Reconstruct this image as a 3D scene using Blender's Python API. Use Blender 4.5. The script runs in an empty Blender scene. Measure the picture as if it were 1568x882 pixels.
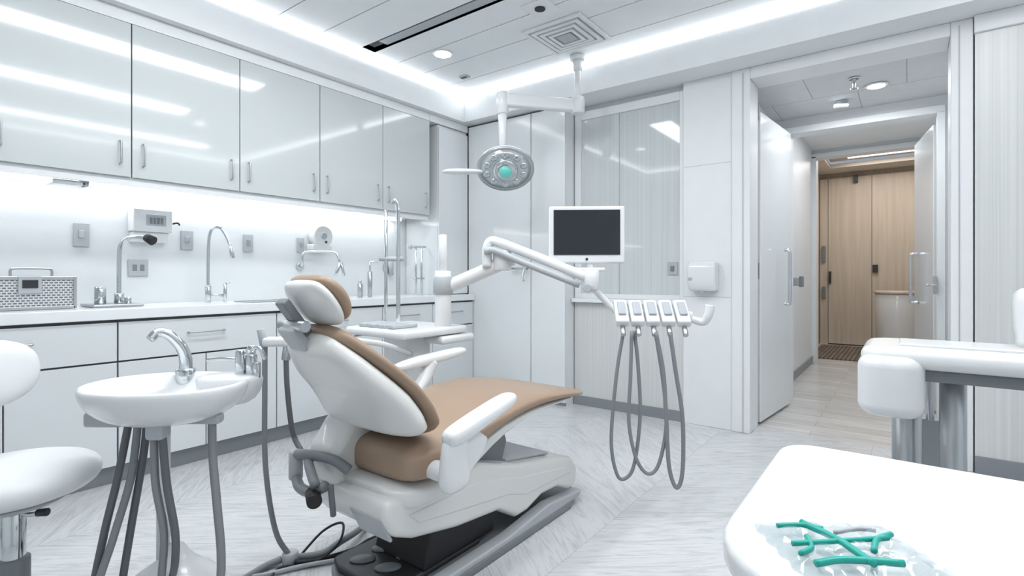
import bpy, math, random
from mathutils import Vector, Matrix
random.seed(3)
S=bpy.context.scene
S.view_settings.view_transform='Standard'

# ---------------------------------------------------------------- materials
def newmat(name):
    m=bpy.data.materials.new(name); m.use_nodes=True
    nt=m.node_tree; b=nt.nodes['Principled BSDF']
    return m,nt,b
def mat(name,col,rough=.4,metal=0,var=.03,scale=6,coat=0,trans=0,alpha=1,emis=None,es=0,ior=1.45):
    m,nt,b=newmat(name)
    b.inputs['Roughness'].default_value=rough
    b.inputs['Metallic'].default_value=metal
    b.inputs['Coat Weight'].default_value=coat
    b.inputs['Coat Roughness'].default_value=.05
    b.inputs['Transmission Weight'].default_value=trans
    b.inputs['Alpha'].default_value=alpha
    b.inputs['IOR'].default_value=ior
    tc=nt.nodes.new('ShaderNodeTexCoord'); nz=nt.nodes.new('ShaderNodeTexNoise')
    nz.inputs['Scale'].default_value=scale
    nt.links.new(tc.outputs['Object'],nz.inputs['Vector'])
    mx=nt.nodes.new('ShaderNodeMix'); mx.data_type='RGBA'
    mx.inputs[6].default_value=(*[c*(1-var) for c in col],1)
    mx.inputs[7].default_value=(*[min(1,c*(1+var)) for c in col],1)
    nt.links.new(nz.outputs['Fac'],mx.inputs[0]); nt.links.new(mx.outputs[2],b.inputs['Base Color'])
    if emis:
        b.inputs['Emission Color'].default_value=(*emis,1); b.inputs['Emission Strength'].default_value=es
    return m
def streak(name,c1,c2,scl,rough=.4,bump=0):
    m,nt,b=newmat(name); b.inputs['Roughness'].default_value=rough
    g=nt.nodes.new('ShaderNodeNewGeometry'); mp=nt.nodes.new('ShaderNodeMapping')
    mp.inputs['Scale'].default_value=scl
    nt.links.new(g.outputs['Position'],mp.inputs['Vector'])
    nz=nt.nodes.new('ShaderNodeTexNoise'); nz.inputs['Scale'].default_value=1; nz.inputs['Detail'].default_value=4
    nt.links.new(mp.outputs['Vector'],nz.inputs['Vector'])
    cr=nt.nodes.new('ShaderNodeValToRGB'); cr.color_ramp.elements[0].position=.35; cr.color_ramp.elements[1].position=.65
    cr.color_ramp.elements[0].color=(*c1,1); cr.color_ramp.elements[1].color=(*c2,1)
    nt.links.new(nz.outputs['Fac'],cr.inputs['Fac']); nt.links.new(cr.outputs['Color'],b.inputs['Base Color'])
    return m
def planks(name,c1,c2,mortar,rot,bw,bh,rough,noise_amt=.12,ms=.002,stretch=(2.2,22,1)):
    m,nt,b=newmat(name); b.inputs['Roughness'].default_value=rough
    L=nt.links
    g=nt.nodes.new('ShaderNodeNewGeometry'); mp=nt.nodes.new('ShaderNodeMapping')
    mp.inputs['Rotation'].default_value=(0,0,rot); L.new(g.outputs['Position'],mp.inputs['Vector'])
    br=nt.nodes.new('ShaderNodeTexBrick'); br.inputs['Scale'].default_value=1
    br.inputs['Brick Width'].default_value=bw; br.inputs['Row Height'].default_value=bh
    br.inputs['Mortar Size'].default_value=ms; br.inputs['Mortar Smooth'].default_value=.3
    br.inputs['Color1'].default_value=(*c1,1); br.inputs['Color2'].default_value=(*c2,1); br.inputs['Mortar'].default_value=(*mortar,1)
    L.new(mp.outputs['Vector'],br.inputs['Vector'])
    mp2=nt.nodes.new('ShaderNodeMapping'); mp2.inputs['Scale'].default_value=stretch
    L.new(mp.outputs['Vector'],mp2.inputs['Vector'])
    nz=nt.nodes.new('ShaderNodeTexNoise'); nz.inputs['Scale'].default_value=1; nz.inputs['Detail'].default_value=7; nz.inputs['Distortion'].default_value=1.2
    L.new(mp2.outputs['Vector'],nz.inputs['Vector'])
    cr=nt.nodes.new('ShaderNodeValToRGB'); cr.color_ramp.elements[0].position=.3; cr.color_ramp.elements[1].position=.62
    v=1-noise_amt; cr.color_ramp.elements[0].color=(v,v,v,1); cr.color_ramp.elements[1].color=(1,1,1,1)
    L.new(nz.outputs['Fac'],cr.inputs['Fac'])
    mx=nt.nodes.new('ShaderNodeMix'); mx.data_type='RGBA'; mx.blend_type='MULTIPLY'; mx.inputs[0].default_value=1
    L.new(br.outputs['Color'],mx.inputs[6]); L.new(cr.outputs['Color'],mx.inputs[7]); L.new(mx.outputs[2],b.inputs['Base Color'])
    return m
def chevron(name,base,rough,w=.9,row=.42,slope=.8):
    m,nt,b=newmat(name); b.inputs['Roughness'].default_value=rough
    L=nt.links
    def M(op,a,c=None,d=None):
        n=nt.nodes.new('ShaderNodeMath'); n.operation=op
        for i,v in enumerate((a,c,d)):
            if v is None: continue
            if isinstance(v,(int,float)): n.inputs[i].default_value=v
            else: L.new(v,n.inputs[i])
        return n.outputs[0]
    g=nt.nodes.new('ShaderNodeNewGeometry'); sx=nt.nodes.new('ShaderNodeSeparateXYZ'); L.new(g.outputs['Position'],sx.inputs[0])
    x=M('ADD',sx.outputs[0],.18); y=sx.outputs[1]
    pp=M('PINGPONG',x,w); c=M('ADD',y,M('MULTIPLY',pp,slope))
    fr=M('FRACT',M('DIVIDE',c,row)); fx=M('FRACT',M('DIVIDE',x,w))
    seam=M('MAXIMUM',M('LESS_THAN',fr,.010),M('LESS_THAN',fx,.004))
    cid=M('FLOOR',M('DIVIDE',c,row)); xid=M('FLOOR',M('DIVIDE',x,w))
    cb=nt.nodes.new('ShaderNodeCombineXYZ'); L.new(cid,cb.inputs[0]); L.new(xid,cb.inputs[1])
    wn=nt.nodes.new('ShaderNodeTexWhiteNoise'); L.new(cb.outputs[0],wn.inputs['Vector'])
    cb2=nt.nodes.new('ShaderNodeCombineXYZ'); L.new(M('MULTIPLY',x,3.2),cb2.inputs[0]); L.new(M('MULTIPLY',c,17),cb2.inputs[1]); L.new(M('MULTIPLY',wn.outputs['Value'],20),cb2.inputs[2])
    nz=nt.nodes.new('ShaderNodeTexNoise'); nz.inputs['Scale'].default_value=1; nz.inputs['Detail'].default_value=9; nz.inputs['Roughness'].default_value=.72; nz.inputs['Distortion'].default_value=2.5
    L.new(cb2.outputs[0],nz.inputs['Vector'])
    cr=nt.nodes.new('ShaderNodeValToRGB'); cr.color_ramp.elements[0].position=.34; cr.color_ramp.elements[1].position=.54
    cr.color_ramp.elements[0].color=(.74,.745,.75,1); cr.color_ramp.elements[1].color=(1,1,1,1)
    L.new(nz.outputs['Fac'],cr.inputs['Fac'])
    val=M('SUBTRACT',M('ADD',.96,M('MULTIPLY',wn.outputs['Value'],.07)),M('MULTIPLY',seam,.2))
    cc=nt.nodes.new('ShaderNodeCombineXYZ')
    for i in range(3): L.new(M('MULTIPLY',val,base[i]),cc.inputs[i])
    mx=nt.nodes.new('ShaderNodeMix'); mx.data_type='RGBA'; mx.blend_type='MULTIPLY'; mx.inputs[0].default_value=1
    L.new(cc.outputs[0],mx.inputs[6]); L.new(cr.outputs['Color'],mx.inputs[7]); L.new(mx.outputs[2],b.inputs['Base Color'])
    return m
def emit(name,col,st):
    m=bpy.data.materials.new(name); m.use_nodes=True; nt=m.node_tree; nt.nodes.clear()
    e=nt.nodes.new('ShaderNodeEmission'); o=nt.nodes.new('ShaderNodeOutputMaterial')
    e.inputs['Color'].default_value=(*col,1); e.inputs['Strength'].default_value=st
    nt.links.new(e.outputs[0],o.inputs[0]); return m

M_wall=mat('wall_paint',(.80,.82,.835),.40)
M_splash=mat('backsplash_white',(.73,.76,.775),.25)
M_ceil=mat('ceiling_paint',(.80,.825,.84),.6)
M_soff=mat('soffit_paint',(.82,.845,.86),.5)
M_cab=mat('gloss_cabinet',(.58,.62,.625),.09,coat=.5,scale=1.5)
M_base=mat('base_cabinet_white',(.71,.745,.76),.2,coat=.2,scale=1.5)
M_tall=mat('tall_panel_white',(.79,.82,.835),.15,coat=.3,scale=1.5)
M_gap=mat('shadow_gap_grey',(.12,.13,.14),.6)
M_counter=mat('countertop_white',(.82,.85,.865),.15)
M_kick=mat('toe_kick_grey',(.28,.30,.32),.4,metal=.3)
M_white=mat('white_plastic',(.77,.79,.80),.25,coat=.4,var=.01)
M_chair=mat('chair_shell_white',(.74,.745,.73),.28,coat=.4,var=.01)
M_whiteS=mat('white_upholstery',(.78,.80,.81),.4,var=.01)
M_lgrey=mat('light_grey_plastic',(.44,.465,.49),.35)
M_mgrey=mat('mid_grey_plastic',(.20,.22,.235),.35)
M_dark=mat('dark_plastic',(.03,.032,.035),.35)
M_black=mat('black_rubber',(.012,.012,.014),.5)
M_brown=mat('tan_leather',(.355,.252,.18),.36,var=.05,scale=3)
M_hose=mat('hose_grey',(.23,.245,.26),.4)
M_hoseD=mat('hose_dark',(.12,.13,.14),.4)
M_chrome=mat('chrome',(.62,.65,.67),.12,metal=1)
M_steel=mat('brushed_steel',(.50,.52,.54),.3,metal=1)
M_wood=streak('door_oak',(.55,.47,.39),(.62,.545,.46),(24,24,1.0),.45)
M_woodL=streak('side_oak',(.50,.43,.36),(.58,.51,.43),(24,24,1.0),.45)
M_strip=streak('striped_laminate',(.62,.635,.63),(.70,.715,.705),(110,110,.5),.3)
M_stripG=streak('striped_gloss_panel',(.58,.615,.62),(.63,.665,.67),(70,70,.4),.05)
M_floor=chevron('floor_tile',(.64,.655,.665),.16)
M_floorC=planks('corridor_floor',(.60,.58,.56),(.70,.68,.66),(.46,.45,.43),0,1.1,.16,.25,.24,.003,(2,26,1))
M_mat=planks('door_mat_fibre',(.20,.16,.13),(.26,.21,.17),(.06,.05,.04),math.pi/2,2,.05,.9,.3,.008)
M_tile=planks('corridor_ceiling_tile',(.66,.68,.69),(.70,.72,.73),(.38,.40,.41),0,.6,.6,.7,.05,.004,(8,8,8))
M_beige=mat('warm_ceiling',(.62,.58,.53),.7)
M_screen=mat('monitor_screen',(.025,.03,.037),.18,var=.1)
M_teal=mat('teal_plastic',(.015,.40,.33),.3)
M_tealE=mat('teal_lamp_lens',(.10,.42,.38),.15,coat=.5,emis=(.2,.8,.7),es=.22)
M_glass=mat('lamp_glass',(.52,.57,.59),.1,metal=.4)
M_bag=mat('clear_plastic',(.42,.54,.58),.05,alpha=.36,coat=1)
E_cove=emit('cove_led',(.94,.97,1),8)
E_under=emit('undercabinet_led',(.94,.97,1),6)
E_down=emit('downlight_led',(1,1,1),10)
def mesh_grille():
    m,nt,b=newmat('perforated_metal'); b.inputs['Metallic'].default_value=.5; b.inputs['Roughness'].default_value=.35
    g=nt.nodes.new('ShaderNodeNewGeometry'); mp=nt.nodes.new('ShaderNodeMapping'); mp.inputs['Rotation'].default_value=(0,math.pi/2,math.pi/2)
    nt.links.new(g.outputs['Position'],mp.inputs['Vector'])
    br=nt.nodes.new('ShaderNodeTexBrick'); br.inputs['Scale'].default_value=1; br.inputs['Brick Width'].default_value=.02; br.inputs['Row Height'].default_value=.013
    br.inputs['Mortar Size'].default_value=.003; br.inputs['Color1'].default_value=(.16,.17,.18,1); br.inputs['Color2'].default_value=(.22,.23,.24,1); br.inputs['Mortar'].default_value=(.7,.72,.74,1)
    nt.links.new(mp.outputs['Vector'],br.inputs['Vector']); nt.links.new(br.outputs['Color'],b.inputs['Base Color']); return m
M_grille=mesh_grille()

# ---------------------------------------------------------------- geometry helpers
STACK=[]
class group:
    def __init__(s,name): s.name=name
    def __enter__(s): s.objs=[]; STACK.append(s.objs); return s
    def __exit__(s,*a):
        STACK.pop()
        if not s.objs: return
        lo=Vector((1e9,)*3); hi=Vector((-1e9,)*3)
        for o in s.objs:
            for v in o.data.vertices:
                for k in range(3):
                    lo[k]=min(lo[k],v.co[k]); hi[k]=max(hi[k],v.co[k])
        e=bpy.data.objects.new(s.name,None); S.collection.objects.link(e)
        e.empty_display_size=.1
        loc=Vector(((lo.x+hi.x)/2,(lo.y+hi.y)/2,lo.z)); e.location=loc
        for o in s.objs:
            o.parent=e; o.matrix_parent_inverse=Matrix.Translation(-loc)
def mk(name,verts,faces,m,smooth=False,bevel=0,sub=0,seg=3):
    me=bpy.data.meshes.new(name); me.from_pydata([tuple(v) for v in verts],[],faces); me.update()
    import bmesh
    bm=bmesh.new(); bm.from_mesh(me); bmesh.ops.recalc_face_normals(bm,faces=bm.faces); bm.to_mesh(me); bm.free()
    o=bpy.data.objects.new(name,me); S.collection.objects.link(o); me.materials.append(m)
    if smooth or bevel:
        for p in me.polygons: p.use_smooth=True
    if sub:
        md=o.modifiers.new('sub','SUBSURF'); md.levels=sub; md.render_levels=sub
    if bevel:
        md=o.modifiers.new('bev','BEVEL'); md.width=bevel; md.segments=seg; md.limit_method='ANGLE'; md.angle_limit=math.radians(35)
        w=o.modifiers.new('wn','WEIGHTED_NORMAL'); w.keep_sharp=True
    if STACK: STACK[-1].append(o)
    return o
def boxdata(x0,x1,y0,y1,z0,z1):
    v=[(x0,y0,z0),(x1,y0,z0),(x1,y1,z0),(x0,y1,z0),(x0,y0,z1),(x1,y0,z1),(x1,y1,z1),(x0,y1,z1)]
    f=[(0,3,2,1),(4,5,6,7),(0,1,5,4),(1,2,6,5),(2,3,7,6),(3,0,4,7)]
    return v,f
def box(name,x0,x1,y0,y1,z0,z1,m,bevel=0,seg=3):
    v,f=boxdata(x0,x1,y0,y1,z0,z1); return mk(name,v,f,m,bevel=bevel,seg=seg)
def boxes(name,lst,m,bevel=0):
    V=[];F=[]
    for b in lst:
        v,f=boxdata(*b); n=len(V); V+=v; F+=[tuple(i+n for i in q) for q in f]
    return mk(name,V,F,m,bevel=bevel)
def obox(name,c,size,U,m,bevel=0,V=None,seg=3):
    U=Vector(U).normalized()
    if V is None: V=Vector((0,0,1)).cross(U)
    V=Vector(V).normalized(); W=U.cross(V).normalized(); c=Vector(c)
    v,f=boxdata(-size[0]/2,size[0]/2,-size[1]/2,size[1]/2,-size[2]/2,size[2]/2)
    return mk(name,[c+U*a+V*b+W*d for a,b,d in v],f,m,bevel=bevel,seg=seg)
def prism(name,prof,x0,x1,m,bevel=0,axis='x',seg=3):
    n=len(prof)
    if axis=='x': V=[(x0,a,b) for a,b in prof]+[(x1,a,b) for a,b in prof]
    else: V=[(a,b,x0) for a,b in prof]+[(a,b,x1) for a,b in prof]
    F=[tuple(range(n-1,-1,-1)),tuple(range(n,2*n))]+[(i,(i+1)%n,n+(i+1)%n,n+i) for i in range(n)]
    return mk(name,V,F,m,bevel=bevel,seg=seg)
def ring(c,U,V,a,b,n=24,p=2.0):
    c=Vector(c);U=Vector(U).normalized();V=Vector(V).normalized();r=[]
    for i in range(n):
        t=2*math.pi*i/n; ct,st=math.cos(t),math.sin(t)
        r.append(c+U*(a*math.copysign(abs(ct)**(2/p),ct))+V*(b*math.copysign(abs(st)**(2/p),st)))
    return r
def loft(name,rings,m,sub=0,closed=True,smooth=True):
    n=len(rings[0]); V=[p for r in rings for p in r]; F=[]
    for k in range(len(rings)-1):
        for i in range(n):
            j=(i+1)%n; F.append((k*n+i,k*n+j,(k+1)*n+j,(k+1)*n+i))
    if closed:
        F.append(tuple(range(n-1,-1,-1))); F.append(tuple(range((len(rings)-1)*n,len(rings)*n)))
    return mk(name,V,F,m,smooth=smooth,sub=sub)
def cyl(name,p0,p1,r,m,r2=None,n=24):
    p0=Vector(p0);p1=Vector(p1);T=(p1-p0).normalized()
    U=T.orthogonal().normalized();W=T.cross(U); r2=r if r2 is None else r2
    e=min(r,r2)*.12; L=(p1-p0).length
    R=[ring(p0,U,W,r-e,r-e,n),ring(p0+T*min(e,L*.2),U,W,r,r,n),ring(p1-T*min(e,L*.2),U,W,r2,r2,n),ring(p1,U,W,r2-e,r2-e,n)]
    o=loft(name,R,m)
    for p in o.data.polygons:
        if len(p.vertices)>4: p.use_smooth=False
    return o
def lathe(name,c,prof,m,n=40,ax=(0,0,1),sx=1,sy=1,U=None,sub=0):
    ax=Vector(ax).normalized(); U=Vector(U).normalized() if U else ax.orthogonal().normalized(); W=ax.cross(U); c=Vector(c)
    return loft(name,[ring(c+ax*z,U,W,r*sx,r*sy,n) for r,z in prof],m,sub=sub)
def spline(pts,sub=8):
    P=[Vector(p) for p in pts]
    if len(P)==2: return P
    Q=[P[0]*2-P[1]]+P+[P[-1]*2-P[-2]]; out=[]
    for i in range(1,len(Q)-2):
        a,b,c,d=Q[i-1:i+3]
        for k in range(sub):
            t=k/sub
            out.append(.5*((2*b)+(c-a)*t+(2*a-5*b+4*c-d)*t*t+(3*b-a-3*c+d)*t**3))
    out.append(P[-1]); return out
def tube(name,pts,r,m,n=12,sub=8,flat=1.0,up=None):
    P=spline(pts,sub); R=[];T0=(P[1]-P[0]).normalized(); U=T0.orthogonal().normalized()
    if up is not None:
        U=Vector(up)-T0*Vector(up).dot(T0); U.normalize()
    for i,p in enumerate(P):
        T=(P[min(i+1,len(P)-1)]-P[max(i-1,0)]).normalized()
        U=(U-T*U.dot(T)).normalized(); W=T.cross(U)
        rr=r if not isinstance(r,(list,tuple)) else r[0]+(r[1]-r[0])*i/(len(P)-1)
        R.append(ring(p,U,W,rr,rr*flat,n))
    return loft(name,R,m)

# ---------------------------------------------------------------- camera
YAW=math.radians(37.07)
cam=bpy.data.objects.new('camera',bpy.data.cameras.new('camera')); S.collection.objects.link(cam)
cam.location=(0,0,1.12); cam.rotation_euler=(math.pi/2,0,YAW)
cam.data.sensor_width=36; cam.data.lens=18.37; cam.data.shift_y=-.0115; cam.data.clip_start=.05
S.camera=cam
Rv=Vector((.798,.603,0)); Fv=Vector((-.603,.798,0)); Z=Vector((0,0,1))

# ---------------------------------------------------------------- room shell
box('floor',-4.05,1.75,-1.75,4.2,-.06,0,M_floor)
box('floor_corridor',-1.4,1.75,4.2,10.3,-.06,0,M_floorC)
box('wall_left',-4.05,-3.9,-1.75,4.2,0,2.9,M_splash)
boxes('wall_back',[(-3.9,-.93,4.05,4.2,0,2.9),(-.93,.25,4.05,4.2,2.56,2.9),(.25,1.75,4.05,4.2,0,2.9)],M_wall)
box('wall_right',1.6,1.75,-1.75,4.05,0,2.9,M_wall)
box('wall_rear',-3.9,1.6,-1.75,-1.6,0,2.9,M_wall)
slot=(-3.3,-1.95,2.48,2.60)
gro=[.15,.6,1.05,1.5,1.84,2.16,2.84,3.12,3.46]
cl=[]
prev=-1.6
for g in gro+[4.05]:
    y0,y1=prev,(g-.004 if g<4 else 4.05)
    if y0<slot[2]<y1:
        cl+=[(-3.9,1.6,y0,slot[2],2.86,2.9),(-3.9,1.6,slot[3],y1,2.86,2.9),(-3.9,slot[0],slot[2],slot[3],2.86,2.9),(slot[1],1.6,slot[2],slot[3],2.86,2.9)]
    else: cl.append((-3.9,1.6,y0,y1,2.86,2.9))
    prev=g+.004
boxes('ceiling',cl,M_ceil)
box('ceiling_void',-3.9,1.6,-1.6,4.05,2.94,2.97,M_lgrey)
boxes('trim_1',[(-3.9,1.6,-1.6,-1.58,2.9,2.94),(-3.9,1.6,4.03,4.05,2.9,2.94)],M_mgrey)
boxes('trim_2',[(-3.9,-3.39,-1.6,4.05,2.6,2.80),(-3.39,1.6,3.73,4.05,2.6,2.80),(-3.39,1.6,-1.6,-.1,2.6,2.80),(1.2,1.6,-.1,3.73,2.6,2.80)],M_soff)
with group('cove_light_strip'):
    box('strip_1',-3.42,-3.385,-.1,3.735,2.803,2.838,E_cove)
    box('strip_2',-3.385,1.2,3.725,3.76,2.803,2.838,E_cove)
    box('strip_3',-3.385,1.2,-.13,-.095,2.803,2.838,E_cove)
    box('strip_4',1.21,1.24,-.1,3.7,2.803,2.838,E_cove)
# recessed slot diffuser: lining plus two grey linear blades
with group('ceiling_slot_diffuser'):
    boxes('lining',[(slot[0],slot[1],slot[2]-.008,slot[2],2.862,2.938),(slot[0],slot[1],slot[3],slot[3]+.008,2.862,2.938),(slot[0]-.008,slot[0],slot[2],slot[3],2.862,2.938),(slot[1],slot[1]+.008,slot[2],slot[3],2.862,2.938)],M_lgrey)
    box('baffle',slot[0]+.16,slot[1]-.01,slot[2]+.03,slot[3]-.012,2.872,2.882,M_lgrey)

boxes('trim_4',[(-1.01,-.886,3.97,4.22,0,2.6),(.204,.304,3.97,4.22,0,2.6),(-.886,.204,3.97,4.22,2.52,2.6)],M_wall,bevel=.006)
boxes('trim_5',[(-.935,-.930,3.966,3.972,0,2.57),(.24,.245,3.966,3.972,0,2.57)],M_lgrey)
box('column',-1.367,-1.012,3.985,4.05,0,2.6,M_wall,bevel=.004)
boxes('trim_6',[(-1.36,-1.02,3.984,3.986,.965,.968),(-1.36,-1.02,3.984,3.986,1.95,1.953)],M_lgrey)
box('wall_panel_right',.31,1.6,3.96,4.05,.0,2.5,M_strip)
box('trim_7',.306,1.6,3.94,4.05,2.5,2.6,M_wall,bevel=.005)
box('baseboard_right',.31,1.6,3.945,3.96,0,.1,M_kick)
with group('window_1'):
    box('glossy_pane',-2.27,-1.40,4.02,4.045,.97,2.48,M_stripG)
    boxes('frame',[(-2.33,-2.27,4.0,4.05,.93,2.55),(-1.40,-1.37,4.0,4.05,.93,2.55),(-2.27,-1.40,4.0,4.05,2.48,2.55),(-2.27,-1.40,4.0,4.05,.93,.97)],M_wall,bevel=.004)
    boxes('mullion',[(-1.915,-1.910,4.016,4.03,.97,2.48)],M_lgrey)
box('windowsill_ledge',-2.33,-1.369,3.94,4.049,.895,.93,M_counter,bevel=.005)
box('wall_panel_lower',-2.33,-1.369,4.0,4.049,.08,.89,M_strip)
box('baseboard_back',-2.33,-1.369,3.985,4.049,0,.08,M_kick)

# ---------------------------------------------------------------- corridor
box('wall_corridor_left',-1.15,-.98,4.22,7.75,0,2.9,M_wall)
box('wall_corridor_right',.36,.5,4.22,7.75,0,2.9,M_wall)
box('ceiling_corridor',-.98,.36,4.22,5.3,2.54,2.6,M_tile)
boxes('wall_corridor_portal',[(-.98,-.87,5.3,5.42,0,2.9),(.21,.36,5.3,5.42,0,2.9),(-.87,.21,5.3,5.42,2.43,2.9)],M_wall)
boxes('trim_8',[(-.90,-.84,5.27,5.45,0,2.41),(.19,.24,5.27,5.45,0,2.41),(-.90,.24,5.27,5.45,2.40,2.46)],M_soff,bevel=.004)
box('ceiling_corridor_inner',-.98,.36,5.42,7.75,2.74,2.8,M_soff)
boxes('wall_corridor_end',[(-1.15,-.97,7.75,7.9,0,2.9),(.13,.5,7.75,7.9,0,2.9),(-.97,.13,7.75,7.9,2.68,2.9)],M_wall)
boxes('trim_9',[(-.985,-.93,7.72,7.92,0,2.66),(.10,.15,7.72,7.92,0,2.66),(-.985,.15,7.72,7.92,2.64,2.70)],M_soff,bevel=.004)
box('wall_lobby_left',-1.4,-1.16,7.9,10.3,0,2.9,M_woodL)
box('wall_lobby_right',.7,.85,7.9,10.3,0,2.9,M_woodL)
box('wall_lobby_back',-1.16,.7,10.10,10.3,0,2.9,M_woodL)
boxes('ceiling_lobby',[(-1.16,.7,7.9,8.4,2.80,2.86),(-1.16,.7,9.5,10.1,2.80,2.86),(-1.16,-.95,8.4,9.5,2.80,2.86),(.5,.7,8.4,9.5,2.80,2.86),(-.95,.5,8.4,9.5,2.90,2.95)],M_beige)
with group('lobby_ceiling_light'):
    box('diffuser',-.7,.25,8.6,9.3,2.885,2.899,emit('warm_panel',(1,.93,.84),2.5))
    boxes('rim',[(-.73,-.7,8.57,9.33,2.87,2.899),(.25,.28,8.57,9.33,2.87,2.899)],M_beige)
with group('door_3'):
    boxes('leaves',[(-1.03,-.445,10.02,10.06,.02,2.72),(-.435,.15,10.02,10.06,.02,2.72),(-1.15,-1.04,10.02,10.06,0,2.72)],M_wood)
    boxes('gaps',[(-1.04,-1.03,10.03,10.06,0,2.72),(-.445,-.435,10.03,10.06,0,2.72)],M_mgrey)
    boxes('handles',[(-.43,-.36,9.98,10.02,1.18,1.30),(-1.02,-.99,9.98,10.02,1.0,1.2)],M_dark)
    boxes('closer',[(-.68,-.62,9.95,10.02,2.62,2.74)],M_dark)
    box('reader_plate',-1.12,-1.07,9.99,10.02,1.35,1.62,M_mgrey,bevel=.004)
    box('lock_plate',-1.12,-1.07,9.99,10.02,.75,.95,M_mgrey,bevel=.004)
box('door_mat',-1.1,-.45,8.2,9.8,0,.015,M_mat)
with group('reception_bin'):
    lathe('body',(-.1,9.35,0),[(.24,0),(.25,.02),(.28,.84),(.27,.86)],M_white)
    lathe('lid',(-.1,9.35,.865),[(.28,0),(.29,.01),(.29,.035),(.26,.045)],M_wood)
box('baseboard_corridor',-.98,-.965,5.65,7.72,0,.09,M_kick)

with group('door_1'):
    obox('leaf',(-.862,4.675,1.19),(.045,.82,2.34),(.996,-.09,0),M_tall,bevel=.006)
    tube('pull_handle',[(-.79,4.70,.90),(-.765,4.70,.90),(-.75,4.70,.93),(-.75,4.70,1.24),(-.75,4.70,1.30),(-.765,4.70,1.33),(-.79,4.70,1.33)],.014,M_chrome)
    boxes('hinge',[(-.905,-.885,4.255,4.275,2.3,2.42),(-.905,-.885,4.255,4.275,1.1,1.22)],M_steel)
with group('door_2'):
    obox('leaf',(.135,5.87,1.19),(.04,.78,2.34),(.989,.148,0),M_tall,bevel=.006)
    tube('pull_handle',[(.085,6.05,.88),(.04,6.05,.88),(.03,6.05,.92),(.03,6.05,1.28),(.04,6.05,1.32),(.08,6.05,1.32)],.014,M_chrome)
with group('door_lever_handle'):
    box('plate',.165,.188,5.235,5.268,.98,1.12,M_steel,bevel=.004)
    tube('lever',[(.178,5.24,1.05),(.178,5.20,1.05),(.12,5.19,1.05)],.009,M_chrome)
with group('corridor_handrail'):
    box('rail',-.979,-.79,5.5,5.56,1.03,1.11,M_steel,bevel=.012)
    box('end_cap',-.80,-.77,5.49,5.57,1.02,1.12,M_mgrey,bevel=.006)
with group('corridor_downlight'):
    cyl('ring',(-.18,4.72,2.528),(-.18,4.72,2.539),.075,M_white); cyl('lens',(-.18,4.72,2.524),(-.18,4.72,2.53),.055,E_down)
with group('fire_sprinkler'):
    cyl('rose',(-.30,4.45,2.525),(-.30,4.45,2.539),.035,M_chrome); cyl('stem',(-.30,4.45,2.46),(-.30,4.45,2.53),.01,M_chrome); lathe('deflector',(-.30,4.45,2.455),[(.02,0),(.025,.004),(.008,.01)],M_chrome)
with group('security_camera'):
    box('mount',-.46,-.38,4.95,5.01,2.5,2.539,M_lgrey,bevel=.005); tube('body',[(-.46,4.9,2.48),(-.38,4.96,2.49)],.018,M_lgrey)

# ---------------------------------------------------------------- wall cabinets
yb=[-.9,-.12,.46,1.047,1.64,2.22,2.80,3.33]
with group('wall_cabinet'):
    box('carcass',-3.895,-3.47,-.9,3.33,1.68,2.525,M_base)
    box('backing',-3.475,-3.468,-.9,3.33,1.69,2.52,M_gap)
    for i in range(len(yb)-1):
        box('door_leaf',-3.468,-3.45,yb[i]+.003,yb[i+1]-.003,1.672,2.527,M_cab,bevel=.002)
    box('bottom_panel',-3.895,-3.47,-.9,3.33,1.655,1.675,M_base)
    box('top_filler',-3.895,-3.452,-.9,3.33,2.53,2.598,M_soff)
    for y in yb[1:]:
        for s in (-1,1):
            if y>3.3 and s>0: continue
            yy=y+s*.055
            tube('pull_handle',[(-3.45,yy,1.74),(-3.43,yy,1.742),(-3.425,yy,1.755),(-3.425,yy,1.85),(-3.43,yy,1.862),(-3.45,yy,1.865)],.005,M_steel,n=8)
with group('undercabinet_light'):
    box('led_strip',-3.84,-3.80,-.88,3.30,1.640,1.654,E_under)
    box('valance',-3.49,-3.47,-.9,3.33,1.625,1.655,M_white)
with group('undercabinet_sensor'):
    box('body',-3.62,-3.5,.72,.86,1.60,1.625,M_white,bevel=.008); box('bracket',-3.56,-3.50,.84,.87,1.60,1.654,M_lgrey,bevel=.004)
with group('tall_cabinet'):
    box('carcass',-3.895,-3.47,3.445,3.845,.947,2.525,M_tall)
    box('door_leaf',-3.47,-3.45,3.448,3.842,.955,2.5,M_tall,bevel=.002)
    box('top_filler',-3.895,-3.452,3.335,3.845,2.53,2.598,M_soff)
with group('tall_cabinet'):
    box('carcass',-3.445,-2.36,3.87,4.045,0,2.59,M_lgrey)
    box('leaf_1',-3.445,-2.70,3.85,3.87,.03,2.58,M_tall,bevel=.002)
    box('leaf_2',-2.692,-2.34,3.85,3.87,.03,2.58,M_tall,bevel=.002)
    box('side',-2.36,-2.34,3.87,4.045,0,2.59,M_tall)
    box('plinth',-3.4,-2.34,3.862,3.87,0,.03,M_kick)
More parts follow.
